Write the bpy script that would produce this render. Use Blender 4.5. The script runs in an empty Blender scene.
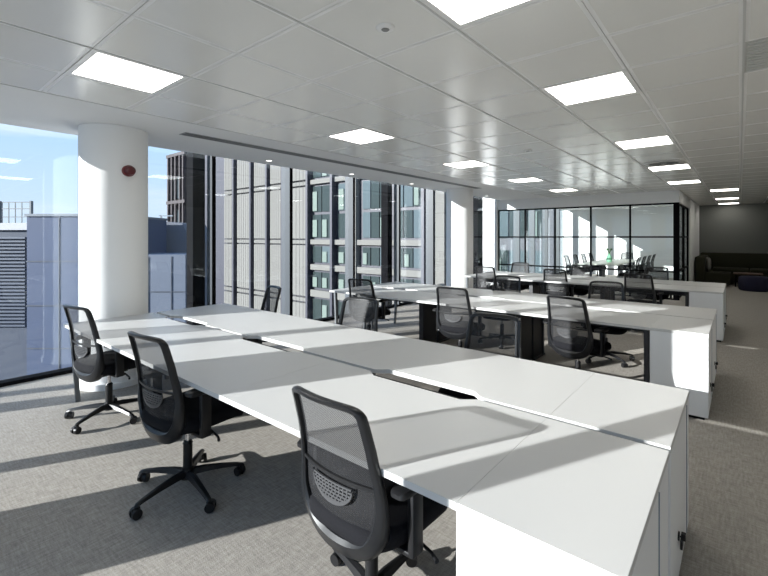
import bpy, bmesh, math, random
from mathutils import Vector, Matrix
random.seed(7)
S = bpy.context.scene
COL = S.collection
PI = math.pi

# ------------------------------------------------------------------ camera
cam = bpy.data.cameras.new('camera'); co = bpy.data.objects.new('camera', cam); COL.objects.link(co)
co.location = (0, 0, 1.55); co.rotation_euler = (PI/2, 0, math.radians(39.8))
cam.lens = 20.0; cam.sensor_width = 36; cam.shift_y = -51/768; cam.clip_end = 500; cam.clip_start = .02
S.camera = co

# ------------------------------------------------------------------ world, sun, exposure
def N(t, typ, **kw):
    n = t.nodes.new(typ)
    for k, v in kw.items():
        if k.startswith('i_'): n.inputs[k[2:].replace('_', ' ')].default_value = v
        else: setattr(n, k, v)
    return n
W = bpy.data.worlds.new('sky'); S.world = W; W.use_nodes = True
t = W.node_tree; t.nodes.clear()
out = N(t, 'ShaderNodeOutputWorld'); bg = N(t, 'ShaderNodeBackground')
tc = N(t, 'ShaderNodeTexCoord'); sep = N(t, 'ShaderNodeSeparateXYZ'); t.links.new(tc.outputs['Generated'], sep.inputs[0])
rmp = N(t, 'ShaderNodeValToRGB'); e = rmp.color_ramp.elements
e[0].position = 0.0; e[0].color = (.74, .86, .98, 1); e[1].position = .75; e[1].color = (.16, .38, .80, 1)
m = e.new(.22); m.color = (.50, .73, .99, 1)
t.links.new(sep.outputs['Z'], rmp.inputs[0])
mp = N(t, 'ShaderNodeMapping'); mp.inputs['Scale'].default_value = (1.2, 1.2, 9); t.links.new(tc.outputs['Generated'], mp.inputs[0])
nz = N(t, 'ShaderNodeTexNoise', i_Scale=2.2, i_Detail=6.0); t.links.new(mp.outputs[0], nz.inputs['Vector'])
cr = N(t, 'ShaderNodeValToRGB'); cr.color_ramp.elements[0].position = .5; cr.color_ramp.elements[1].position = .72
cr.color_ramp.elements[1].color = (.6, .6, .6, 1)
t.links.new(nz.outputs[0], cr.inputs[0])
mx = N(t, 'ShaderNodeMix', data_type='RGBA'); t.links.new(cr.outputs[0], mx.inputs[0])
t.links.new(rmp.outputs[0], mx.inputs[6]); mx.inputs[7].default_value = (.92, .95, 1, 1)
t.links.new(mx.outputs[2], bg.inputs['Color']); bg.inputs['Strength'].default_value = 1.15
t.links.new(bg.outputs[0], out.inputs[0])
sun = bpy.data.lights.new('sun', 'SUN'); so = bpy.data.objects.new('sun', sun); COL.objects.link(so)
so.location = (-12, -22, 8)
so.rotation_euler = Vector((.438, .899, -.256)).to_track_quat('-Z', 'Y').to_euler()
sun.energy = 13.5; sun.angle = math.radians(.5); sun.color = (1, .955, .90)
vs = S.view_settings; vs.view_transform = 'Standard'; vs.look = 'None'; vs.gamma = 1; vs.use_curve_mapping = False
vs.exposure = 0.0
S.cycles.transparent_max_bounces = 24
S.cycles.max_bounces = 10
S.cycles.diffuse_bounces = 5

# ------------------------------------------------------------------ materials
MATS = {}
def mat(name, col, rough=.5, metal=0, spec=.5, bump=None, var=None, emit=None):
    if name in MATS: return MATS[name]
    m = bpy.data.materials.new(name); m.use_nodes = True; t = m.node_tree; b = t.nodes['Principled BSDF']
    b.inputs['Base Color'].default_value = (*col, 1); b.inputs['Roughness'].default_value = rough
    b.inputs['Metallic'].default_value = metal; b.inputs['Specular IOR Level'].default_value = spec
    if var or bump:
        tc = N(t, 'ShaderNodeTexCoord')
    if var:
        sc, amt = var[0], var[1]
        mp = N(t, 'ShaderNodeMapping'); t.links.new(tc.outputs['Object'], mp.inputs[0])
        if len(var) > 2: mp.inputs['Scale'].default_value = var[2]
        n = N(t, 'ShaderNodeTexNoise', i_Scale=float(sc), i_Detail=4.0); t.links.new(mp.outputs[0], n.inputs['Vector'])
        mx = N(t, 'ShaderNodeMix', data_type='RGBA'); t.links.new(n.outputs[0], mx.inputs[0])
        mx.inputs[6].default_value = (*[c*(1-amt) for c in col], 1); mx.inputs[7].default_value = (*[min(1, c*(1+amt)) for c in col], 1)
        t.links.new(mx.outputs[2], b.inputs['Base Color'])
    if bump:
        n = N(t, 'ShaderNodeTexNoise', i_Scale=float(bump[0]), i_Detail=2.0); t.links.new(tc.outputs['Object'], n.inputs['Vector'])
        bp = N(t, 'ShaderNodeBump', i_Strength=float(bump[1]), i_Distance=.003); t.links.new(n.outputs[0], bp.inputs['Height'])
        t.links.new(bp.outputs[0], b.inputs['Normal'])
    if emit:
        b.inputs['Emission Color'].default_value = (*emit[0], 1); b.inputs['Emission Strength'].default_value = emit[1]
    MATS[name] = m; return m

def glassmat(name, tint, refl=1.0):
    m = bpy.data.materials.new(name); m.use_nodes = True; t = m.node_tree; t.nodes.clear()
    o = N(t, 'ShaderNodeOutputMaterial'); tr = N(t, 'ShaderNodeBsdfTransparent'); tr.inputs[0].default_value = (*tint, 1)
    gl = N(t, 'ShaderNodeBsdfGlossy'); gl.inputs['Roughness'].default_value = 0; gl.inputs['Color'].default_value = (.9, .95, 1, 1)
    lw = N(t, 'ShaderNodeLayerWeight'); lw.inputs['Blend'].default_value = .5
    p = N(t, 'ShaderNodeMath', operation='POWER'); p.inputs[1].default_value = 5; t.links.new(lw.outputs['Facing'], p.inputs[0])
    ma = N(t, 'ShaderNodeMath', operation='MULTIPLY_ADD'); t.links.new(p.outputs[0], ma.inputs[0]); ma.inputs[1].default_value = .8*refl; ma.inputs[2].default_value = .03*refl
    mx = N(t, 'ShaderNodeMixShader'); t.links.new(ma.outputs[0], mx.inputs[0]); t.links.new(tr.outputs[0], mx.inputs[1]); t.links.new(gl.outputs[0], mx.inputs[2])
    t.links.new(mx.outputs[0], o.inputs[0]); MATS[name] = m; return m

def meshmat():
    m = bpy.data.materials.new('knitted mesh'); m.use_nodes = True; t = m.node_tree; b = t.nodes['Principled BSDF']
    b.inputs['Base Color'].default_value = (.014, .014, .016, 1); b.inputs['Roughness'].default_value = .6
    o = t.nodes['Material Output']; tr = N(t, 'ShaderNodeBsdfTransparent')
    tc = N(t, 'ShaderNodeTexCoord'); sp = N(t, 'ShaderNodeSeparateXYZ'); t.links.new(tc.outputs['Object'], sp.inputs[0])
    def wv(sock, f):
        a = N(t, 'ShaderNodeMath', operation='MULTIPLY'); t.links.new(sock, a.inputs[0]); a.inputs[1].default_value = f
        s = N(t, 'ShaderNodeMath', operation='SINE'); t.links.new(a.outputs[0], s.inputs[0]); return s.outputs[0]
    ml = N(t, 'ShaderNodeMath', operation='MULTIPLY'); t.links.new(wv(sp.outputs['X'], 2*PI/.007), ml.inputs[0]); t.links.new(wv(sp.outputs['Z'], 2*PI/.007), ml.inputs[1])
    mm = N(t, 'ShaderNodeMath', operation='MULTIPLY_ADD'); t.links.new(ml.outputs[0], mm.inputs[0]); mm.inputs[1].default_value = .30; mm.inputs[2].default_value = .66
    mx = N(t, 'ShaderNodeMixShader'); t.links.new(mm.outputs[0], mx.inputs[0]); t.links.new(tr.outputs[0], mx.inputs[1]); t.links.new(b.outputs[0], mx.inputs[2])
    t.links.new(mx.outputs[0], o.inputs['Surface']); return m

def carpetmat():
    m = bpy.data.materials.new('carpet'); m.use_nodes = True; t = m.node_tree; b = t.nodes['Principled BSDF']
    b.inputs['Roughness'].default_value = .95; b.inputs['Specular IOR Level'].default_value = .1
    tc = N(t, 'ShaderNodeTexCoord')
    n1 = N(t, 'ShaderNodeTexNoise', i_Scale=220.0, i_Detail=2.0); t.links.new(tc.outputs['Object'], n1.inputs['Vector'])
    mp = N(t, 'ShaderNodeMapping'); mp.inputs['Scale'].default_value = (14, 90, 1); t.links.new(tc.outputs['Object'], mp.inputs[0])
    n2 = N(t, 'ShaderNodeTexNoise', i_Scale=1.0, i_Detail=5.0); t.links.new(mp.outputs[0], n2.inputs['Vector'])
    mp3 = N(t, 'ShaderNodeMapping'); mp3.inputs['Scale'].default_value = (80, 12, 1); t.links.new(tc.outputs['Object'], mp3.inputs[0])
    n3 = N(t, 'ShaderNodeTexNoise', i_Scale=1.0, i_Detail=5.0); t.links.new(mp3.outputs[0], n3.inputs['Vector'])
    a = N(t, 'ShaderNodeMath', operation='ADD'); t.links.new(n2.outputs[0], a.inputs[0]); t.links.new(n3.outputs[0], a.inputs[1])
    a2 = N(t, 'ShaderNodeMath', operation='ADD'); t.links.new(a.outputs[0], a2.inputs[0]); t.links.new(n1.outputs[0], a2.inputs[1])
    r = N(t, 'ShaderNodeValToRGB'); t.links.new(a2.outputs[0], r.inputs[0])
    d = N(t, 'ShaderNodeMath', operation='MULTIPLY_ADD'); t.links.new(a2.outputs[0], d.inputs[0]); d.inputs[1].default_value = .75; d.inputs[2].default_value = -.62
    t.links.new(d.outputs[0], r.inputs[0])
    e = r.color_ramp.elements; e[0].color = (.215, .196, .172, 1); e[1].color = (.51, .472, .425, 1); e[0].position = .1; e[1].position = .9
    t.links.new(r.outputs[0], b.inputs['Base Color'])
    bp = N(t, 'ShaderNodeBump', i_Strength=.5, i_Distance=.004); t.links.new(n1.outputs[0], bp.inputs['Height']); t.links.new(bp.outputs[0], b.inputs['Normal'])
    return m

M_white = mat('white laminate', (.57, .565, .555), .36, spec=.6)
M_cab = mat('white lacquered steel', (.78, .785, .79), .45, spec=.4)
M_plaster = mat('white plaster', (.85, .85, .84), .85, spec=.2)
M_tile = mat('painted metal ceiling tile', (.93, .92, .87), .22, spec=.8)
M_seam = mat('ceiling runner', (.62, .62, .60), .5)
M_rim = mat('solid tile margin', (.95, .945, .92), .35, spec=.6)
M_carpet = carpetmat()
M_black = mat('black plastic', (.009, .009, .010), .38, spec=.4)
M_frame = mat('dark grey plastic', (.010, .0105, .012), .32, spec=.45)
M_lumb = mat('grey flexible plastic', (.055, .055, .058), .35)
M_seat = mat('black woven fabric', (.007, .007, .009), .9, spec=.2, bump=(400, .5))
M_chrome = mat('chrome', (.7, .7, .72), .15, 1)
M_alu = mat('grey aluminium', (.038, .045, .054), .5)
M_dark = mat('black powder coat', (.003, .003, .004), .8, spec=.08)
M_leg = mat('graphite steel', (.022, .022, .025), .45)
M_mesh = meshmat()
M_glass = glassmat('facade glass', (.93, .965, .99))
M_pglass = glassmat('partition glass', (.95, .975, .97), 1.0)
M_light = mat('luminous diffuser', (.9, .9, .9), .5, emit=((1, .965, .89), 7.0))
M_down = mat('downlight lens', (.9, .9, .9), .5, emit=((1, .98, .92), 3.0))
M_red = mat('red plastic', (.16, .008, .012), .35)

# ------------------------------------------------------------------ mesh helpers
class MB:
    def __init__(s): s.b = bmesh.new()
    def box(s, x0, x1, y0, y1, z0, z1, bev=0, mtx=None, seg=2):
        r = bmesh.ops.create_cube(s.b, size=1)['verts']
        bmesh.ops.scale(s.b, vec=(x1-x0, y1-y0, z1-z0), verts=r)
        bmesh.ops.translate(s.b, vec=((x0+x1)/2, (y0+y1)/2, (z0+z1)/2), verts=r)
        if mtx is not None: bmesh.ops.transform(s.b, matrix=mtx, verts=r)
        if bev:
            es = list({e for v in r for e in v.link_edges})
            bmesh.ops.bevel(s.b, geom=es, offset=bev, segments=seg, affect='EDGES', profile=.5)
        return s
    def cyl(s, p0, p1, r0, r1=None, n=16):
        p0, p1 = Vector(p0), Vector(p1); r1 = r0 if r1 is None else r1
        d = p1-p0; q = d.to_track_quat('Z', 'Y').to_matrix().to_4x4()
        bmesh.ops.create_cone(s.b, cap_ends=True, segments=n, radius1=r0, radius2=r1, depth=d.length, matrix=Matrix.Translation((p0+p1)/2) @ q)
        return s
    def rings(s, rings, caps=True, closed=False):
        vs = [[s.b.verts.new(p) for p in r] for r in rings]
        n = len(vs[0]); m = len(vs)
        for i in range(m if closed else m-1):
            a, b = vs[i], vs[(i+1) % m]
            for j in range(n): s.b.faces.new((a[j], a[(j+1) % n], b[(j+1) % n], b[j]))
        if caps and not closed:
            s.b.faces.new(vs[0][::-1]); s.b.faces.new(vs[-1])
        return s
    def prism(s, pts, z0, z1):
        return s.rings([[(x, y, z0) for x, y in pts], [(x, y, z1) for x, y in pts]])
    def tube(s, pts, r, n=8):
        pts = [Vector(p) for p in pts]; R = []
        for i, p in enumerate(pts):
            d = (pts[min(i+1, len(pts)-1)]-pts[max(i-1, 0)]).normalized()
            u = d.cross(Vector((0, 0, 1)));
            if u.length < .05: u = d.cross(Vector((0, 1, 0)))
            u.normalize(); v = d.cross(u); rr = r[i] if isinstance(r, (list, tuple)) else r
            R.append([p+rr*(math.cos(k*2*PI/n)*u+math.sin(k*2*PI/n)*v) for k in range(n)])
        return s.rings(R)
    def grid(s, P):
        vs = [[s.b.verts.new(p) for p in r] for r in P]
        for i in range(len(vs)-1):
            for j in range(len(vs[0])-1): s.b.faces.new((vs[i][j], vs[i][j+1], vs[i+1][j+1], vs[i+1][j]))
        return s
    def build(s, name, material, parent=None, smooth=None, loc=None):
        bmesh.ops.recalc_face_normals(s.b, faces=s.b.faces)
        me = bpy.data.meshes.new(name); s.b.to_mesh(me); s.b.free()
        me.materials.append(material)
        if smooth is not None:
            me.shade_smooth() if smooth >= 180 else me.set_sharp_from_angle(angle=math.radians(smooth))
            if smooth < 180:
                for p in me.polygons: p.use_smooth = True
        o = bpy.data.objects.new(name, me); COL.objects.link(o)
        if parent is not None: o.parent = parent
        if loc: o.location = loc
        return o
def tag(o, label, cat, group=None, kind=None):
    o['label'] = label; o['category'] = cat
    if group: o['group'] = group
    if kind: o['kind'] = kind
    return o
def thing(name, label, cat, loc=(0, 0, 0), rz=0, group=None):
    o = bpy.data.objects.new(name, None); COL.objects.link(o); o.location = loc; o.rotation_euler = (0, 0, rz)
    o.empty_display_size = .1
    return tag(o, label, cat, group)
def struct(name, mb, m, smooth=None, parent=None):
    o = mb.build(name, m, parent, smooth)
    if parent is None: o['kind'] = 'structure'
    return o
def copy_tree(o, parent=None):
    c = o.copy(); COL.objects.link(c); c.parent = parent
    for ch in list(o.children): copy_tree(ch, c)
    return c

# ------------------------------------------------------------------ room shell
H = 2.70; XW = -5.9; YB = -.85; YM = 12.6; XM = -1.13; YE = 19.4; XR = 4.5
struct('floor', MB().box(XW-.1, XR, YB-.1, YE+.2, -.25, 0), M_carpet)
# ceiling tiles: .61 m grid with real gaps, openings where lights sit
P = .61; X0 = .02; Y0 = 1.47
GX = [X0+P*k for k in range(-7, 8)]; GY = [Y0+P*k for k in range(-4, 30)]
# lights as (column index kx: tile between X0+P*kx and +P, row index ky)
LIT = {(-2, 0), (-2, 3), (-2, 7), (-2, 11), (-2, 15), (-6, -1), (-6, 3), (-6, 7), (-6, 11), (-6, 15),
       (-1, 19), (-1, 24), (-1, 28), (-6, 20), (-4, 20), (-6, 25), (-4, 25)}
GRILLE = (0, 3)
mb = MB(); mf = MB()
for kx in range(-7, 7):
    for ky in range(-4, 30):
        x0 = X0+P*kx; y0 = Y0+P*ky; x1 = x0+P; y1 = y0+P
        if (kx, ky) in LIT or (kx, ky) == GRILLE: continue
        y1 = min(y1, YE); g = .002
        if y1-y0 < .05: continue
        mb.box(x0+g, x1-g, y0+g, y1-g, H, H+.012)
        # pressed margin round the perforated field
        mf.box(x0+.024, x1-.024, y0+.024, y1-.024, H-.0006, H+.001)
struct('ceiling', mf, M_tile)
struct('trim_0', mb, M_rim)
gp = MB()
gp.box(X0-7*P, X0+7*P, YB, YE, H+.013, H+.03)
struct('trim_1', gp, M_seam)
gp = MB()
for k in (-7, -5, -3, -2, 0, 2, 4, 7):
    x = X0+P*k; gp.box(x-.006, x+.006, YB, YE, H-.004, H+.012)
struct('trim_2', gp, M_seam)
struct('trim_3', MB().box(XW+.15, X0-7*P-.002, YB-.1, YE, H, H+.25), M_plaster)      # plasterboard margin along the windows
struct('trim_4', MB().box(XW-.03, XR+.2, YB-.2, YE+.2, H+.25, H+.7), M_plaster)            # slab over
struct('trim_5', MB().box(XW-.16, XR, YB-.16, YB+.02, H-.02, H+.25), M_plaster)
# right and end walls
struct('wall_right', MB().box(X0+7*P, XR+.1, YB-.1, YE+.2, 0, H+.2), M_plaster)
struct('wall_end', MB().box(XW-.1, XR, YE, YE+.15, 0, H+.2), mat('dark grey end wall', (.16, .165, .155), .85, spec=.2))  # end wall in one even dark grey
struct('wall_back', MB().box(1.65, XR, YB-.12, YB, 0, H+.2), M_plaster)
struct('wall_meeting_end', MB().box(XW, XM-.06, YE-.03, YE, 0, H), M_plaster)
struct('baseboard_end', MB().box(XM, XR, YE-.015, YE, 0, .09), M_plaster)
# west glazing
YMUL = [1.82, 3.17, 4.50, 6.02, 7.57, 8.85, 10.4]
YMUL2 = [14.2, 15.6, 17.0, 18.4]
ys = [YB]+[.12]+YMUL+[12.5]; n = 1
for a, b in zip(ys[:-1], ys[1:]):
    struct('window_%d' % n, MB().box(XW-.012, XW, a, b, .04, H+.25), M_glass); n += 1
ys = [12.62]+YMUL2+[YE]
for a, b in zip(ys[:-1], ys[1:]):
    struct('window_%d' % n, MB().box(XW-.012, XW, a, b, .04, H+.25), M_glass); n += 1
XMUL = [-4.51, -3.14, -1.77, -.40, .97]
xs = [XW]+XMUL+[1.65]
for a, b in zip(xs[:-1], xs[1:]):
    struct('window_%d' % n, MB().box(a, b, YB-.012, YB, .04, H-.02), M_glass); n += 1
struct('wall_left', MB().box(XW-.40, XW+.06, 12.5, 12.62, 0, H+.25), M_plaster)
tr = 6
def mullion(y, w=.05, d=.15):
    global tr
    o = MB().box(XW-.10, XW+d, y-w/2, y+w/2, 0, H+.25, .004).build('trim_%d' % tr, M_alu); o['kind'] = 'structure'
    MB().box(XW+d, XW+d+.006, y-w/2-.003, y+w/2+.003, 0, H+.25).build('gasket_strip', M_dark, o)
    tr += 1
for y in YMUL+YMUL2: mullion(y, .05, .05 if y in (3.17, 7.57) else .12)
mullion(.12, .05, .06)
for x in XMUL:
    struct('trim_%d' % tr, MB().box(x-.06, x+.06, YB-.10, YB+.04, 0, H-.02, .004), M_alu); tr += 1
struct('trim_%d' % tr, MB().box(XW-.15, XW+.05, YB-.15, YB+.05, 0, H), M_alu); tr += 1
struct('trim_%d' % tr, MB().box(XW-.08, XW+.05, YB, 12.5, 0, .04), M_dark); tr += 1
struct('trim_%d' % tr, MB().box(XW-.08, XW+.05, 12.62, YE, 0, .04), M_dark); tr += 1
struct('trim_%d' % tr, MB().box(XW, 1.65, YB-.08, YB+.05, 0, .04), M_dark); tr += 1
# black steel posts standing just outside the glass
for (a, b) in ((2.94, 3.12), (7.34, 7.50), (11.6, 11.9)):
    struct('trim_%d' % tr, MB().box(XW-.30, XW-.11, a, b, -1, H+3), M_dark); tr += 1
# round columns
def column(x, y, name):
    m = MB(); R = []
    for r_, z in ((.34, 0), (.34, .06), (.32, .065), (.32, 2.698)):
        R.append([(x+r_*math.cos(k*2*PI/64), y+r_*math.sin(k*2*PI/64), z) for k in range(64)])
    m.rings(R); o = m.build(name, M_plaster, None, 40)
    return tag(o, *{'a': ('thick round white column nearest the camera, carrying the red alarm sounder', 'column'),
                    'b': ('round white column farther along the windows, behind the second bench', 'column'),
                    'c': ('round white column beside the camera, outside the left of the photo', 'column')}[name[-1]], 'round white columns')
for nm, x, y in (('a', -5.2, 1.68), ('b', -5.2, 9.1), ('c', -3.17, -.2)):
    o = column(x, y, 'round_column_'+nm); o.name = 'round_column'

# ------------------------------------------------------------------ meeting room
ZG = 2.37
M_pwall = M_plaster
struct('wall_meeting_front', MB().box(XW+.06, XM, YM, YM+.12, ZG+.03, H), M_pwall)
struct('wall_meeting_side', MB().box(XM-.12, XM, YM+.12, 15.5, ZG+.03, H).box(XM-.12, XM, 15.5, YE, 0, H), M_pwall)
gx = [-5.83, -4.98, -4.10, -3.14, -2.19, -1.24]
for a, b in zip(gx[:-1], gx[1:]):
    struct('window_%d' % n, MB().box(a, b, YM+.05, YM+.06, .03, ZG), M_pglass); n += 1
struct('window_%d' % n, MB().box(XM-.06, XM-.05, YM+.12, 15.5, .03, ZG), M_pglass); n += 1
fr = MB()
for x in gx[:-1]: fr.box(x-.02, x+.02, YM+.03, YM+.08, 0, ZG)
fr.box(gx[0]-.02, XM, YM+.028, YM+.082, ZG-.01, ZG+.03).box(gx[0], gx[-1], YM+.028, YM+.082, 0, .03)
for z in (1.55, .69): fr.box(gx[0], gx[-1], YM+.029, YM+.081, z-.02, z+.02)
fr.box(-1.25, XM, YM+.0, YM+.12, 0, ZG)
fr.box(XM-.08, XM-.03, YM+.12, 15.5, ZG-.01, ZG+.03).box(XM-.08, XM-.03, YM+.12, 15.5, 0, .03)
for y in (14.25, 15.47): fr.box(XM-.085, XM-.025, y-.03, y+.03, 0, ZG)
for z in (1.55, .69): fr.box(XM-.08, XM-.03, YM+.12, 15.5, z-.02, z+.02)
struct('trim_%d' % tr, fr, M_dark); tr += 1

# ------------------------------------------------------------------ ceiling fittings
def lightname(kx, ky):
    return {(-2, 0): 'square ceiling light panel at the top edge, nearest the camera', (-6, -1): 'square light panel at upper left, nearest the windows and the camera',
            (-2, 3): 'square light panel upper right, nearest of the aisle row', (-6, 3): 'square light panel at centre left, second of the window row',
            (-6, 7): 'square light panel third along the window row', (-2, 7): 'light panel second of the aisle row after the big one',
            (-2, 11): 'light panel beside the round air diffuser in the aisle row', (-6, 11): 'light panel fourth along the window row, small in view',
            (-6, 15): 'light panel fifth of the window row, just before the meeting room', (-2, 15): 'light panel last before the meeting room corner',
            (-1, 19): 'first light panel over the dark far corridor', (-1, 24): 'middle light panel over the dark far corridor', (-1, 28): 'last light panel over the dark far corridor, above the sofa'}.get((kx, ky))
def light_panel(kx, ky, label):
    x = X0+P*(kx+.5); y = Y0+P*(ky+.5); h = P/2-.005
    T = thing('ceiling_light', label, 'ceiling light', (x, y, H-.002), 0, 'square ceiling light panels')
    f = MB(); i = h-.034
    for a in ((-h, h, -h, -i), (-h, h, i, h), (-h, -i, -i, i), (i, h, -i, i)): f.box(*a, 0, .014)
    f.build('frame', M_rim, T)
    MB().box(-i, i, -i, i, .003, .010).build('diffuser', M_light, T)
for kx, ky in sorted(LIT):
    lb = lightname(kx, ky)
    if lb is None:
        lb = {(-6, 20): 'light panel in the meeting room ceiling, front one by the windows', (-4, 20): 'light panel in the meeting room ceiling, front one by the corridor', (-6, 25): 'light panel in the meeting room ceiling, rear one by the windows',
              (-4, 25): 'light panel in the meeting room ceiling, rear one by the corridor'}[(kx, ky)]
    light_panel(kx, ky, lb)
# grey ventilation tile
x = X0+P*GRILLE[0]; y = Y0+P*GRILLE[1]
T = thing('ventilation_grille', 'darker grey square ventilation tile at the upper right edge of the photo', 'ventilation grille', (x+P/2, y+P/2, H))
MB().box(-.30, .30, -.30, .30, .004, .012).build('backing', mat('dim grey metal', (.6, .6, .57), .5), T)
f = MB()
for k in range(12): f.box(-.29, .29, -.28+k*.05, -.28+k*.05+.014, -.001, .006)
f.build('louvre', mat('dim grey metal', (.6, .6, .57), .5), T)
# round swirl diffuser
T = thing('air_diffuser', 'round white air diffuser in the ceiling beside a light panel', 'air diffuser', (-.90, 7.85, H-.004))
m = MB(); m.rings([[(r_*math.cos(k*PI/24), r_*math.sin(k*PI/24), z) for k in range(48)] for r_, z in ((.27, 0), (.26, -.012), (.20, -.014), (.19, -.004))], caps=False); m.build('rim', M_white, T, 40)
m = MB()
for k in range(12):
    a = k*PI/6; m.box(.04, .19, -.02, .02, -.010, -.004, mtx=Matrix.Rotation(a, 4, 'Z') @ Matrix.Rotation(.4, 4, 'X'))
m.build('vane', mat('shadow grey', (.25, .25, .24), .5), T)
MB().cyl((0, 0, -.001), (0, 0, -.014), .05, n=24).build('hub', M_white, T)
def detector(x, y, label):
    T = thing('smoke_detector', label, 'smoke detector', (x, y, H-.002))
    m = MB(); m.rings([[(r_*math.cos(k*PI/16), r_*math.sin(k*PI/16), z) for k in range(32)] for r_, z in ((.052, 0), (.050, -.006), (.040, -.010), (.028, -.013))]); m.build('housing', M_rim, T, 50)
    m = MB(); m.cyl((0, 0, -.012), (0, 0, -.017), .024, .018, n=20); m.build('sensor_head', mat('shadow grey', (.25, .25, .24), .5), T)
detector(-1.49, 1.80, 'small round white smoke detector on the ceiling near the top centre')
detector(-2.15, 5.55, 'small round smoke detector on the ceiling farther back, between the two light rows')
# slot diffusers and downlights in the plasterboard margin
for i, (a, b, lb) in enumerate(((2.2, 9.2, 'long grey slot air diffuser running along the window margin of the ceiling'),)):
    T = thing('slot_diffuser', lb, 'air diffuser', (-4.74, a, H))
    MB().box(-.08, .08, 0, b-a, -.004, .002).build('frame', mat('slot grey', (.30, .30, .30), .5), T)
    f = MB().box(-.058, -.010, .02, b-a-.02, -.006, -.003).box(.010, .058, .02, b-a-.02, -.006, -.003); f.build('slot', mat('slot shadow grey', (.12, .12, .12), .5), T)
for y, lb in ((3.82, 'round recessed downlight nearest the near column, in the window margin'), (5.6, 'middle round recessed downlight in the window margin'),
              (7.45, 'round recessed downlight in the window margin just before the second column'), (11.0, 'round recessed downlight beyond the second column'), (-.1, 'round recessed downlight left of the camera, out of the photo')):
    T = thing('downlight', lb, 'downlight', (-5.43, y, H), 0, 'round downlights along the windows')
    m = MB(); m.rings([[(r_*math.cos(k*PI/16), r_*math.sin(k*PI/16), z) for k in range(32)] for r_, z in ((.062, 0), (.062, -.006), (.045, -.006), (.045, -.002))], caps=False); m.build('rim', M_white, T)
    MB().cyl((0, 0, -.003), (0, 0, -.0045), .046, n=24).build('lens', M_down, T)
# red alarm sounder on the near column
ca, sa = math.cos(-.13), math.sin(-.13)
T = thing('alarm_sounder', 'round red fire alarm sounder mounted high on the near white column', 'fire alarm', (-5.2+.322*math.cos(.07), 1.68+.322*math.sin(.07), 2.235), .11)
m = MB(); m.cyl((-.012, 0, 0), (.03, 0, 0), .058, .058, 28); m.build('base', M_red, T, 40)
m = MB(); m.cyl((.03, 0, 0), (.075, 0, 0), .052, .042, 28).cyl((.075, 0, 0), (.085, 0, 0), .042, .028, 28); m.build('horn', mat('deep red plastic', (.09, .006, .01), .3), T, 40)

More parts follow.
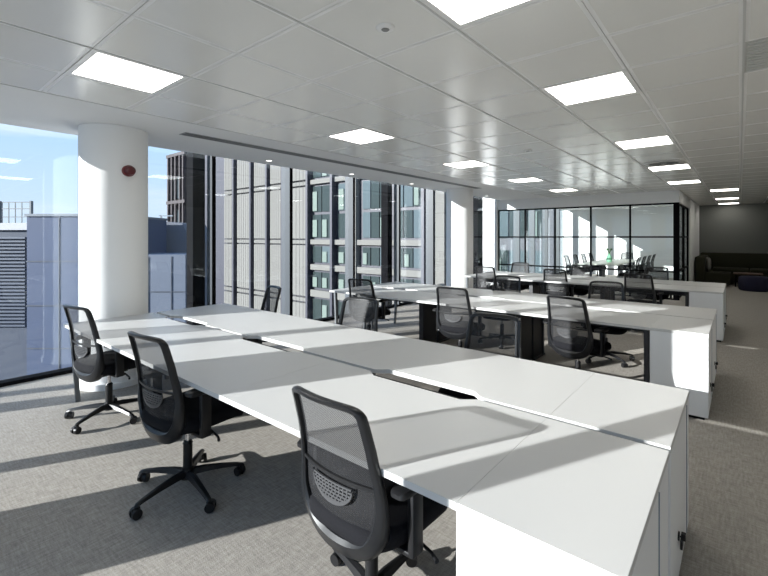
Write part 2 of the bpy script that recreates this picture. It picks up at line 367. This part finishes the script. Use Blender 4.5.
# ------------------------------------------------------------------ benches
def bench(y0, xr, pitch, ybn):
    """Two rows of desks back to back along X with storage cupboards on the aisle end."""
    D = .80; GAP = .036; zt = .735; th = .025
    rows = ((y0, 1, 'near'), (y0+D+GAP, -1, 'far'))
    who = ('nearest bench', 'second bench', 'third bench, by the meeting room')[ybn]
    posn = ('beside the end cupboards', 'in the middle', 'at the window end')
    for ya, sgn, rn in rows:
        back = ya+D if sgn > 0 else ya; front = ya if sgn > 0 else ya+D
        fy = lambda d: front+sgn*d           # distance d in from the sitting edge
        for i in range(3):
            x1 = xr-i*pitch-.0006; x0 = xr-(i+1)*pitch+.0006; cx = (x0+x1)/2
            T = thing('office_desk', 'white desk of the %s, %s row, %s' % (who, rn, posn[i]), 'desk', (cx, front, 0), 0 if sgn > 0 else PI, 'white bench desks')
            hw = (x1-x0)/2
            # local frame: sitting edge y=0, back edge y=D
            nd = .056; nw = .36
            pts = [(-hw, 0), (hw, 0), (hw, D), (nw, D), (nw-.07, D-nd), (-nw+.07, D-nd), (-nw, D), (-hw, D)]
            b_ = MB().prism(pts, zt-th, zt); b_.build('desktop', M_white, T)
            MB().box(-.62, .62, D-.17, D-.05, zt-.16, zt-.15).box(-.62, .62, D-.18, D-.17, zt-.16, zt-.11).box(-.45, .45, .22, .27, zt-.06, zt-th, .004).build('cable_tray', M_leg, T)
            s = 1 if sgn > 0 else -1
            # slab leg at the desk joint nearer the aisle (local +x for the near row, -x for the far row)
            l0 = .60 if ybn == 0 and sgn > 0 else .44
            if i > 0:
                lx = hw*s
                MB().box(lx-.03, lx+.03, l0, .79, .02, zt-th-.001, .004).box(lx-.05, lx+.05, l0-.02, .79, 0, .02, .004).build('leg', M_leg, T)
                MB().box(lx-.045, lx-.031, l0+.01, l0+.05, .02, zt-.03).build('trim_strip', M_alu, T)
            else:
                lx = (hw-.03)*s
                MB().box(lx-.02, lx+.02, .50 if ybn == 0 else .02, .78, 0, zt-th-.001, .003).build('leg', M_leg, T)
            if i == 2:
                lx = -(hw-.06)*s
                MB().rings([[(lx+a*.014, .10+b*.018, .0) for a, b in ((-1, -1), (1, -1), (1, 1), (-1, 1))],
                            [(lx+s*.02+a*.016, .05+b*.022, zt-th-.001) for a, b in ((-1, -1), (1, -1), (1, 1), (-1, 1))]]).build('leg', mat('grey steel', (.14, .15, .16), .4), T)
                MB().rings([[(lx+a*.014, .72+b*.018, .0) for a, b in ((-1, -1), (1, -1), (1, 1), (-1, 1))],
                            [(lx+s*.02+a*.016, .77+b*.02, zt-th-.001) for a, b in ((-1, -1), (1, -1), (1, 1), (-1, 1))]]).build('leg', mat('grey steel', (.14, .15, .16), .4), T)
        # cupboard
        T = thing('storage_cupboard', 'white cupboard ending the %s at the aisle, %s of its pair' % (who.split(',')[0], 'nearer' if sgn > 0 else 'farther'), 'cupboard', (xr, ya, 0), 0, 'white end cupboards')
        w = (-.205, -.197, -.18)[ybn]-xr
        MB().box(0, w, 0, D, .735-.025, .735, .0015).build('worktop', M_white, T)
        MB().box(0, .018, 0, D, .03, .709).box(.018, w-.004, 0, .018, .03, .709).box(.018, w-.004, D-.018, D, .03, .709).box(.018, w-.03, .018, D-.018, .03, .05).box(.018, w-.03, .018, D-.018, .69, .709).box(.018, .03, .018, D-.018, .05, .69).build('body', M_cab, T)
        MB().box(.02, w-.03, .03, D-.03, 0, .03).build('plinth', M_dark, T)
        de = .53 if sgn > 0 else .66
        dr = MB().box(w-.022, w-.002, .022, de, .045, .70, .0015).build('door', M_cab, T)
        MB().box(w-.022, w-.002, de+.012, D-.022, .045, .70, .0015).build('side_panel', M_cab, T)
        MB().box(w-.022, w+.0006, de+.0005, de+.0115, .05, .695).build('door_gap_strip', mat('blue grey gap shade', (.16, .21, .27), .4), T)  # shaded gap beside the door, coloured onto a slightly raised strip
        k = MB(); ly = .28; lz = .24
        k.cyl((w-.003, ly, lz), (w+.004, ly, lz), .019, n=20).cyl((w+.004, ly, lz), (w+.022, ly, lz), .004, n=8)
        k.box(w+.008, w+.026, ly-.004, ly+.022, lz-.014, lz+.014, .003).box(w+.004, w+.014, ly+.006, ly+.050, lz-.062, lz-.024, .002)
        k.build('lock', M_black, dr)
bench(1.147, -.667, 1.40, 0)
bench(4.48, -.62, 1.40, 1)
bench(7.98, -.59, 1.30, 2)

# ------------------------------------------------------------------ task chair
def cr_pts(P, sub, closed=False):
    n = len(P); out = []
    rng = range(n if closed else n-1)
    for i in rng:
        p0, p1, p2, p3 = (P[(i-1) % n] if closed or i > 0 else P[0]), P[i], P[(i+1) % n], (P[(i+2) % n] if closed or i+2 < n else P[-1])
        for k in range(sub):
            u = k/sub
            out.append(tuple(.5*((2*b)+(-a+c)*u+(2*a-5*b+4*c-d)*u*u+(-a+3*b-3*c+d)*u**3) for a, b, c, d in zip(p0, p1, p2, p3)))
    if not closed: out.append(tuple(P[-1]))
    return out
def lerp_tab(T, z):
    for (a, va), (b, vb) in zip(T[:-1], T[1:]):
        if z <= b: u = max(0, (z-a)/(b-a)); return va+(vb-va)*u
    return T[-1][1]
YZ = [(.34, -.165), (.40, -.183), (.46, -.200), (.54, -.212), (.62, -.214), (.70, -.222), (.80, -.240), (.90, -.266), (1.0, -.298)]
def ysurf(x, z): return lerp_tab(YZ, z)+.8*x*x
# right half of the outline: (x, z, frame width)
HALF = [(0, .968, .024), (.11, .967, .024), (.168, .960, .025), (.195, .937, .027), (.201, .90, .028), (.207, .82, .029), (.214, .74, .031), (.226, .66, .034), (.234, .59, .038),
        (.233, .52, .048), (.214, .45, .058), (.168, .39, .068), (.092, .352, .076)]
LOOP = HALF+[(0, .343, .078)]+[(-x, z, w) for x, z, w in HALF[:0:-1]]
def make_chair():
    T = thing('office_chair', '', 'chair')
    # star base with its castors
    sb = MB(); sb.cyl((0, 0, .065), (0, 0, .125), .042, .034, 24)
    for k in range(5):
        a = k*2*PI/5; c, s = math.cos(a), math.sin(a); R = []
        for r_, z, w_, h_ in ((.02, .098, .028, .022), (.10, .098, .026, .020), (.20, .090, .021, .015), (.29, .078, .018, .011), (.325, .070, .016, .009), (.335, .064, .010, .004)):
            R.append([(r_*c-q*w_*s, r_*s+q*w_*c, z+hh*h_) for q, hh in ((-1, -.6), (-.6, .7), (0, 1), (.6, .7), (1, -.6), (0, -.9))])
        sb.rings(R)
    base = sb.build('star_base', M_black, T, 40)
    for k in range(5):
        a = k*2*PI/5+.0; c, s = math.cos(a), math.sin(a); w = MB()
        px, py = .315*c, .315*s; b_ = a+.9+k*1.3
        ux, uy = math.cos(b_), math.sin(b_); vx, vy = -uy, ux; px2, py2 = px+ux*.012, py+uy*.012
        for q in (-1, 1):
            w.cyl((px2+vx*q*.008, py2+vy*q*.008, .0285), (px2+vx*q*.027, py2+vy*q*.027, .0285), .0285, .026, 20)
        w.cyl((px, py, .03), (px, py, .075), .009, n=10)
        w.box(-.022, .022, -.008, .008, -.012, .022, .003, Matrix.Translation((px2, py2, .035)) @ Matrix.Rotation(b_, 4, 'Z'))
        w.build('castor', M_black, base, 40)
    g = MB().cyl((0, 0, .10), (0, 0, .27), .027, n=24).cyl((0, 0, .27), (0, 0, .285), .03, .022, 24); g.build('gas_lift', M_black, T, 40)
    MB().cyl((0, 0, .285), (0, 0, .37), .014, n=20).build('piston', M_chrome, T, 40)
    mech = MB().box(-.085, .085, -.13, .12, .365, .415, .012).box(-.15, .15, -.03, .10, .395, .425, .008)
    mech.build('seat_mechanism', M_black, T, 40)
    MB().tube([(.08, .03, .388), (.20, .03, .384), (.30, .01, .376), (.335, -.01, .376)], [.006, .006, .007, .009]).build('lever', M_black, T, 60)
    # seat
    st = MB(); R = []
    for f, z in ((.90, .418), (.97, .424), (1.0, .445), (1.0, .470), (.97, .490), (.88, .500), (.6, .503), (.25, .500)):
        ring = []
        for k in range(48):
            a = k*2*PI/48; c, s = math.cos(a), math.sin(a); ex = .42
            x = .25*f*math.copysign(abs(c)**ex, c); y = .035+.245*f*math.copysign(abs(s)**ex, s)
            zz = z-.045*max(0, (y-.14)/.14)**2-.02*max(0, (-y-.1)/.1)*0
            ring.append((x*(1-.10*max(0, -y/.21)), y, zz))
        R.append(ring)
    st.rings(R); st.build('seat', M_seat, T, 60)
    # back frame
    L = cr_pts(LOOP, 4, True); n = len(L); fr = MB(); R = []
    for i in range(n):
        x, z, w = L[i]; xa, za, _ = L[i-1]; xb, zb, _ = L[(i+1) % n]
        tx, tz = xb-xa, zb-za; l = math.hypot(tx, tz) or 1; nx, nz_ = tz/l, -tx/l      # inward normal (loop runs clockwise from the top)
        if nx*(-x)+nz_*(.68-z) < 0: nx, nz_ = -nx, -nz_
        d = .015+.012*max(0, (.62-z)/.2)
        ring = []
        for a_, b_ in ((0, .6), (.12, 1), (.88, 1), (1, .6), (1, -.5), (.8, -1), (.2, -1), (0, -.5)):
            X = x+nx*w*a_; Z = z+nz_*w*a_; ring.append((X, ysurf(X, Z)+b_*d, Z))
        R.append(ring)
    fr.rings(R, closed=True); back = fr.build('back_frame', M_frame, T, 50)
    # knitted mesh stretched in the frame
    hw = [(z, x-w*.6) for x, z, w in HALF[2:]]
    hw.sort(); hw = [(.400, .03), (.415, .10)]+[(z, x) for z, x in hw if z > .42 and z < .948]+[(.952, .165)]
    G = []
    for i in range(25):
        z = .400+(.954-.400)*i/24; h_ = lerp_tab(hw, z)
        G.append([(h_*(j/8-1), ysurf(h_*(j/8-1), z)+.004, z) for j in range(17)])
    MB().grid(G).build('mesh_panel', M_mesh, T, 180)
    # lumbar pad behind the mesh: a crescent with rows of slots
    lp = MB()
    for r_ in range(6):
        z = .632-.013*r_; hwid = .105*math.sqrt(max(0, 1-(r_/6.3)**2)); cnt = max(2, int(hwid*2/.018))
        pts = [( -hwid+2*hwid*k/cnt) for k in range(cnt+1)]
        lp.rings([[(x, ysurf(x, z)-.010+a*.003, z+b*.0035) for a, b in ((-1, -1), (1, -1), (1, 1), (-1, 1))] for x in pts])
        if r_ < 5:
            for x in pts[1:-1]:
                lp.box(x-.003, x+.003, ysurf(x, z)-.013, ysurf(x, z)-.007, z-.013, z)
    rim = [(.11*math.cos(a), .635+.078*math.sin(a)) for a in [PI+PI*k/20 for k in range(21)]]
    lp.rings([[(x, ysurf(x, z)-.010+a*.004, z+b*.007) for a, b in ((-1, -1), (1, -1), (1, 1), (-1, 1))] for x, z in rim])
    lp.build('lumbar_support', M_lumb, T, 30)
    bars = [(-.20+.40*k/16) for k in range(17)]
    MB().rings([[(x, ysurf(x, .655)-.004+a*.005, .655+b*.006) for a, b in ((-1, -1), (1, -1), (1, 1), (-1, 1))] for x in bars]).build('cross_bar', M_black, T)
    # bracket from the back down to the mechanism
    MB().rings([[(a*w_, y+b*.5*t_, z+c*.0) for a, b, c in ((-1, -1, 0), (1, -1, 0), (1, 1, 0), (-1, 1, 0))] for w_, y, z, t_ in
                ((.10, -.175, .41, .03), (.085, -.165, .40, .045), (.07, -.15, .385, .09), (.06, -.12, .372, .12))]).build('back_bracket', M_black, T, 40)
    for q in (-1, 1):
        ar = MB().box(q*.27-.13*(q > 0), q*.27+.13*(q < 0), -.085, .0, .392, .412, .006)
        ar.box(min(q*.255, q*.285), max(q*.255, q*.285), -.085, -.02, .392, .640, .010)
        a_ = ar.build('armrest', M_black, T, 40)
        R = []
        for f, z in ((.85, .640), (1, .646), (1, .660), (.9, .668)):
            ring = []
            for k in range(32):
                a = k*2*PI/32; c, s = math.cos(a), math.sin(a)
                ring.append((q*.268+.036*f*math.copysign(abs(c)**.5, c), -.06+.105*f*math.copysign(abs(s)**.4, s), z))
            R.append(ring)
        MB().rings(R).build('arm_pad', M_black, a_, 50)
    return T
proto = make_chair(); used = [False]
def chair(x, y, rz, base, label, group, scale=1.0):
    c = proto if not used[0] else copy_tree(proto)
    c.scale = (1, 1, scale)
    used[0] = True
    c.location = (x, y, 0); c.rotation_euler = (0, 0, math.radians(rz)); c['label'] = label; c['group'] = group
    for ch in c.children:
        if ch.name.startswith('star_base'): ch.rotation_euler = (0, 0, math.radians(base-rz))
    return c
G1 = 'mesh-back task chairs round the benches'
chair(-1.175, 1.33, -2, 20, 'foreground black mesh-back office chair tucked under the nearest bench, largest in view', G1)
chair(-2.62, 1.25, 5, -6, 'black mesh-back office chair between the foreground chair and the one by the column', G1, 1.035)
chair(-4.18, 1.31, 9, 13, 'black mesh-back office chair at left, in front of the near white column', G1, 1.03)
chair(-4.29, 2.80, 165, 0, 'black mesh-back chair on the far side of the nearest bench, closest to the windows', G1)
chair(-2.73, 2.74, 190, 30, 'grey-looking mesh-back chair on the far side of the nearest bench, sunlit, middle one', G1)
chair(-1.39, 2.74, 184, 10, 'dark mesh-back chair low behind the nearest bench, right-hand one of that side', G1)
chair(-4.13, 4.62, 10, 40, 'mesh-back chair on the near side of the second bench, closest to the windows', G1)
chair(-2.61, 4.58, 6, 12, 'mesh-back chair in the middle of the second bench, near side', G1)
chair(-1.27, 4.62, -12, 50, 'mesh-back chair on the near side of the second bench, beside its end cupboards', G1)
chair(-1.30, 5.92, 190, 33, 'dark mesh-back chair on the far side of the second bench, nearer the aisle', G1)
chair(-2.66, 5.88, 186, 5, 'dark mesh-back chair on the far side of the second bench, farther from the aisle', G1)
chair(-3.92, 8.08, 3, 25, 'mesh-back chair on the near side of the third bench, closest to the second column', G1)
chair(-2.62, 8.25, 4, 45, 'mesh-back chair on the near side of the third bench, middle one', G1)
chair(-1.22, 8.05, -5, 10, 'dark mesh-back chair on the near side of the third bench, beside its cupboards', G1)
chair(-3.83, 9.25, 184, 55, 'mesh-back chair on the far side of the third bench, nearest the windows', G1)
chair(-2.55, 9.30, 180, 20, 'mesh-back chair on the far side of the third bench, middle one', G1)
chair(-1.26, 9.55, 176, 60, 'mesh-back chair on the far side of the third bench, in front of the glass corner', G1)
# meeting room furniture
T = thing('meeting_table', 'long pale meeting table inside the glazed room', 'table', (-3.25, 15.7, 0))
MB().box(-.55, .55, -1.9, 1.9, .715, .74, .004).build('tabletop', mat('pale oak laminate', (.62, .62, .57), .4), T)
for y in (-1.3, 1.3):
    MB().box(-.04, .04, y-.25, y+.25, .02, .714, .004).box(-.35, .35, y-.05, y+.05, 0, .02, .004).build('leg', M_leg, T)
G2 = 'chairs round the meeting table'
for i in range(4):
    chair(-4.02, 14.25+i*.95, -90, 15*i, 'dark chair on the window side of the meeting table, number '+('one', 'two', 'three', 'four')[i]+' from the front', G2)
    chair(-2.48, 14.25+i*.95, 90, 20*i, 'dark chair on the corridor side of the meeting table, number '+('one', 'two', 'three', 'four')[i]+' from the front', G2)
chair(-3.25, 18.0, 180, 0, 'dark chair at the far head of the meeting table', G2)
# green vase
T = thing('glass_vase', 'green glass vase with a small sprig on the meeting table', 'vase', (-3.22, 15.2, .741))
m = MB(); m.rings([[(r_*math.cos(k*PI/12), r_*math.sin(k*PI/12), z) for k in range(24)] for r_, z in ((.06, 0), (.085, .03), (.09, .12), (.07, .19), (.035, .23), (.035, .27))]); m.build('body', mat('green glass', (.20, .42, .28), .1), T, 60)
m = MB()
for k in range(7):
    a = k*.9; m.tube([(0, 0, .25), (.03*math.cos(a), .03*math.sin(a), .34), (.07*math.cos(a), .07*math.sin(a), .40)], .005, 5)
    m.box(-.02, .02, -.004, .004, -.03, .03, .002, Matrix.Translation((.07*math.cos(a), .07*math.sin(a), .41)) @ Matrix.Rotation(a, 4, 'Z'))
m.build('sprig', mat('leaf green', (.06, .12, .04), .6), T)

# ------------------------------------------------------------------ lounge corner at the end of the corridor
M_sofa = mat('dark olive fabric', (.03, .03, .02), .95, spec=.1, bump=(120, .4))
T = thing('sofa', 'long dark olive corner sofa against the far wall of the corridor', 'sofa', (0, 0, 0))
MB().box(-.95, 3.2, 17.95, 18.95, .08, .42, .03).box(-1.0, -.2, 16.9, 17.95, .08, .42, .03).build('seat_base', M_sofa, T, 40)
for i in range(4): MB().box(-.70+i*.97, .24+i*.97, 17.9, 18.75, .42, .52, .035).build('seat_cushion', M_sofa, T, 40)
MB().box(-1.08, 3.3, 18.9, 19.25, .08, 1.0, .05).build('backrest', M_sofa, T, 40)
MB().box(-1.1, -.84, 16.85, 18.9, .08, .92, .04).build('arm', M_sofa, T, 40)
T = thing('cushion', 'pale grey scatter cushion leaning in the corner of the dark sofa', 'cushion', (-.80, 17.6, .66), .2)
m = MB(); R = []
for i in range(9):
    a = -1+2*i/8; f = math.sqrt(1-a*a*.98); R.append([(a*.08, .25*f**.5*math.copysign(abs(math.cos(k*PI/12))**.6, math.cos(k*PI/12)), .22*f**.5*math.copysign(abs(math.sin(k*PI/12))**.6, math.sin(k*PI/12))) for k in range(24)])
m.rings(R); m.build('cover', mat('pale grey fabric', (.22, .21, .19), .9), T, 60)
o = MB(); o.rings([[(0.32+r_*math.cos(k*PI/18), 16.3+r_*math.sin(k*PI/18), z) for k in range(36)] for r_, z in ((.30, 0), (.34, .03), (.36, .2), (.34, .38), (.30, .41), (.1, .42))])
tag(o.build('pouf', mat('navy fabric', (.012, .012, .035), .9, bump=(120, .4)), None, 60), 'round navy blue pouf standing in front of the dark sofa', 'pouf')
T = thing('coffee_table', 'low dark wooden table between the pouf and the sofa corner', 'table', (-.35, 17.3, 0))
T.location = (.2, 17.4, 0)
MB().box(-.35, .35, -.28, .28, .40, .43, .006).build('tabletop', mat('dark walnut', (.10, .055, .035), .5), T)
for a in (-1, 1):
    for b in (-1, 1): MB().cyl((a*.30, b*.22, 0), (a*.28, b*.20, .40), .013, .018, 10).build('leg', M_dark, T)

# ------------------------------------------------------------------ outside
M_conc = mat('grey roofing', (.30, .31, .33), .8, var=(3, .15))
M_blue = mat('blue grey cladding', (.030, .050, .105), .7, var=(1.5, .08))
M_lblue = mat('pale grey cladding', (.09, .11, .15), .7, var=(1.2, .08))
M_groove = mat('panel joint', (.05, .06, .08), .7)
M_beige = mat('beige stone panel', (.158, .154, .143), .85, var=(.6, .06, (1, 1, .2)))
M_fin = mat('anthracite fin', (.03, .03, .045), .5)
M_win = mat('tinted window glass', (.03, .042, .042), .1, 0, .5)
M_win2 = mat('pale window glass', (.08, .105, .115), .1, 0, .5)
M_pale = mat('pale blind', (.12, .16, .14), .7)
o = MB().box(-90, 30, -60, 90, -12.3, -12).build('street', mat('asphalt', (.12, .12, .125), .9, var=(.3, .2))); o['kind'] = 'structure'; o.name = 'ground'
o = MB().box(XW-.2, XR+.2, YB-.2, YE+.3, -12, -.26).build('lower_facade', M_conc); o['kind'] = 'structure'; o.name = 'wall_lower'
FW = Vector((-math.sin(math.radians(39.8)), math.cos(math.radians(39.8)), 0)); RT = Vector((FW.y, -FW.x, 0))
# blue-grey rooftop plant room seen through the left window (its face lies square to the view)
def local(T_, ang): T_.rotation_euler = (0, 0, math.radians(ang))
A = thing('plant_room', 'blue grey clad rooftop building seen through the left window pane', 'building', (-15.4, 2.79, -12), math.radians(39.8))
MB().box(0, 2.4, 0, 3, 0, 14.13).build('wall', M_blue, A)
g = MB()
for z in (12.85, 11.6, 10.4): g.box(-.01, 2.41, -.02, 0, z, z+.03)
for x in (.9, 2.1): g.box(x, x+.025, -.02, 0, 0, 14.1)
g.build('panel_joint', M_groove, A)
MB().box(-.03, 2.43, -.05, 3.05, 14.13, 14.2).build('coping', mat('light coping', (.12, .14, .17), .6), A)
B = thing('louvred_plant_room', 'dark louvred rooftop block at the far left with a steel frame on top', 'building', (-17.5, 1.06, -12), math.radians(39.8))
MB().box(0, 2.62, .2, 4, 0, 13.75).build('wall', mat('slate cladding', (.03, .042, .07), .7), B)
g = MB()
for k in range(26): g.box(.05, 2.55, .12, .2, 11+k*.10, 11+k*.10+.05)
g.build('louvre', mat('slate louvre', (.05, .065, .10), .6), B)
MB().prism([(0, .1), (2.66, .1), (2.66, 4), (0, 4)], 13.75, 13.95).build('parapet', mat('white parapet', (.4, .4, .42), .7), B)
f = MB()
for k in range(9): f.box(.1+k*.2, .12+k*.2, 1.0, 1.02, 13.9, 14.62)
for z in (14.15, 14.4, 14.6): f.box(0, 2.0, 1.0, 1.03, z, z+.025)
for x in (0, 1.0, 1.97): f.box(x, x+.05, .97, 1.06, 13.9, 14.65)
f.build('steel_frame', mat('grey steel', (.14, .15, .16), .4), B)
C_ = thing('rooftop_block', 'pale grey rooftop block right of the near column, below a darker roof', 'building', (-13.2, 4.62, -12), math.radians(39.8))
MB().box(0, 1.6, 0, 1.5, 0, 13.05).build('wall', M_lblue, C_)
g = MB()
for z in (12.0, 10.9): g.box(-.01, 1.61, -.02, 0, z, z+.025)
for x in (.55, 1.2): g.box(x, x+.02, -.02, 0, 0, 13.0)
g.build('panel_joint', M_groove, C_)
m = MB(); m.rings([[(x, 3.4+dy, z) for x, z in ((-1.6, 12.0), (.25, 12.0), (.25, 13.4), (-.1, 14.05), (-.6, 14.1), (-1.6, 14.05))] for dy in (0, 2)])
m.build('upper_roof', mat('dark roof membrane', (.13, .14, .17), .8), C_)
MB().box(-1.0, -.5, 3.5, 3.56, 14.3, 14.34).box(-.95, -.9, 3.5, 3.55, 14.0, 14.34).build('handrail', M_chrome, C_)
# opposite office building: facade on Y = 19 running away to the left
F = thing('office_building', 'beige panelled office building with dark fins across the courtyard', 'building', (0, 19, -12))
YF = 0
def fx(a, b, z0, z1, d0, d1, mb_): mb_.box(a, b, d0, d1, z0+12, z1+12)
w = MB(); fx(-40.2, -6.3, -12, 13, .25, 6, w); w.build('wall', M_fin, F)
pn = MB()
beige = [(-33.4, -32.0), (-31.4, -29.5), (-29.0, -27.4), (-26.9, -25.4), (-25.0, -22.7)]
for a, b in beige:
    for z0, z1 in ((-12, -7.0), (-6.88, -6.62), (-6.5, -3.0), (-2.88, -2.62), (-2.5, .98), (1.08, 1.34), (1.44, 4.98), (5.1, 5.36), (5.48, 9.0), (9.1, 9.4), (9.5, 13)): fx(a+.03, b-.03, z0, z1, 0, .3, pn)
pn.build('stone_panel', M_beige, F)
rb = MB()
for a, b in beige:
    for k in range(1, 6): fx(a+(b-a)*k/6-.018, a+(b-a)*k/6+.018, -12, 13, -.012, .02, rb)
rb.build('panel_rib', mat('grey stone joint', (.105, .10, .095), .85), F)
fn = MB()
for x in (-31.7, -29.25, -27.15, -25.2, -22.5, -20.1, -18.5, -13.0, -12.4): fx(x-.10, x+.10, -12, 13, -.2, .3, fn)
fn.build('fin', M_fin, F)
bd = MB()
for z0, z1 in ((1.06, 1.38), (5.1, 5.4), (9.2, 9.5), (-.65, -.28), (-2.45, -2.0), (-4.6, -4.2)): fx(-22.3, -12.4, z0, z1, -.02, .3, bd)
fx(-12.3, -11.7, -12, 13, -.1, .3, bd); fx(-18.8, -18.0, -12, 13, -.1, .28, bd)
bd.build('spandrel_band', M_beige, F)
random.seed(3)
for a, b, nn in ((-22.3, -20.4, 2), (-19.8, -18.8, 1), (-17.7, -15.6, 3), (-15.2, -13.2, 3), (-11.4, -9.4, 2), (-9.2, -6.6, 3)):
    for z0, z1 in ((-4.1, -2.55), (-1.9, -.75), (-.2, .98), (1.46, 3.1), (3.2, 5.0), (5.5, 9.1)):
        for i in range(nn):
            wd = (b-a)/nn
            fm = MB(); fx(a+i*wd+.04, a+(i+1)*wd-.04, z0+.05, z1-.05, .16, .26, fm)
            q = fm.build('window', random.choice([M_win, M_win2, M_win]), F)
            if random.random() < .5:
                pb = MB(); fx(a+i*wd+.1, a+i*wd+.1+wd*.45, z0+.1, z1-.4, .10, .15, pb); pb.build('blind', M_pale, q)
# tower end at the left of the same building
E_ = thing('corner_tower', 'brown finned corner block with sky beside it, beyond the rooftop', 'building', (-40.3, 19, -12))
MB().box(-3.7, 0, .3, 8, 0, 21.5).build('wall', mat('brown metal cladding', (.06, .045, .045), .7), E_)
g = MB()
for x in (-3.7, -2.9, -2.1, -1.2, -.5): g.box(x, x+.22, -.1, .3, 9, 21.6)
for z in (16.8, 21.4): g.box(-3.8, .1, -.15, .35, z, z+.3)
g.build('fin', mat('brown fin', (.04, .03, .033), .7), E_)
g = MB().box(-2.6, -1.3, .1, .28, 17.3, 19.5).box(-2.6, -1.3, .1, .28, 13.2, 16.2); g.build('window', M_win2, E_)
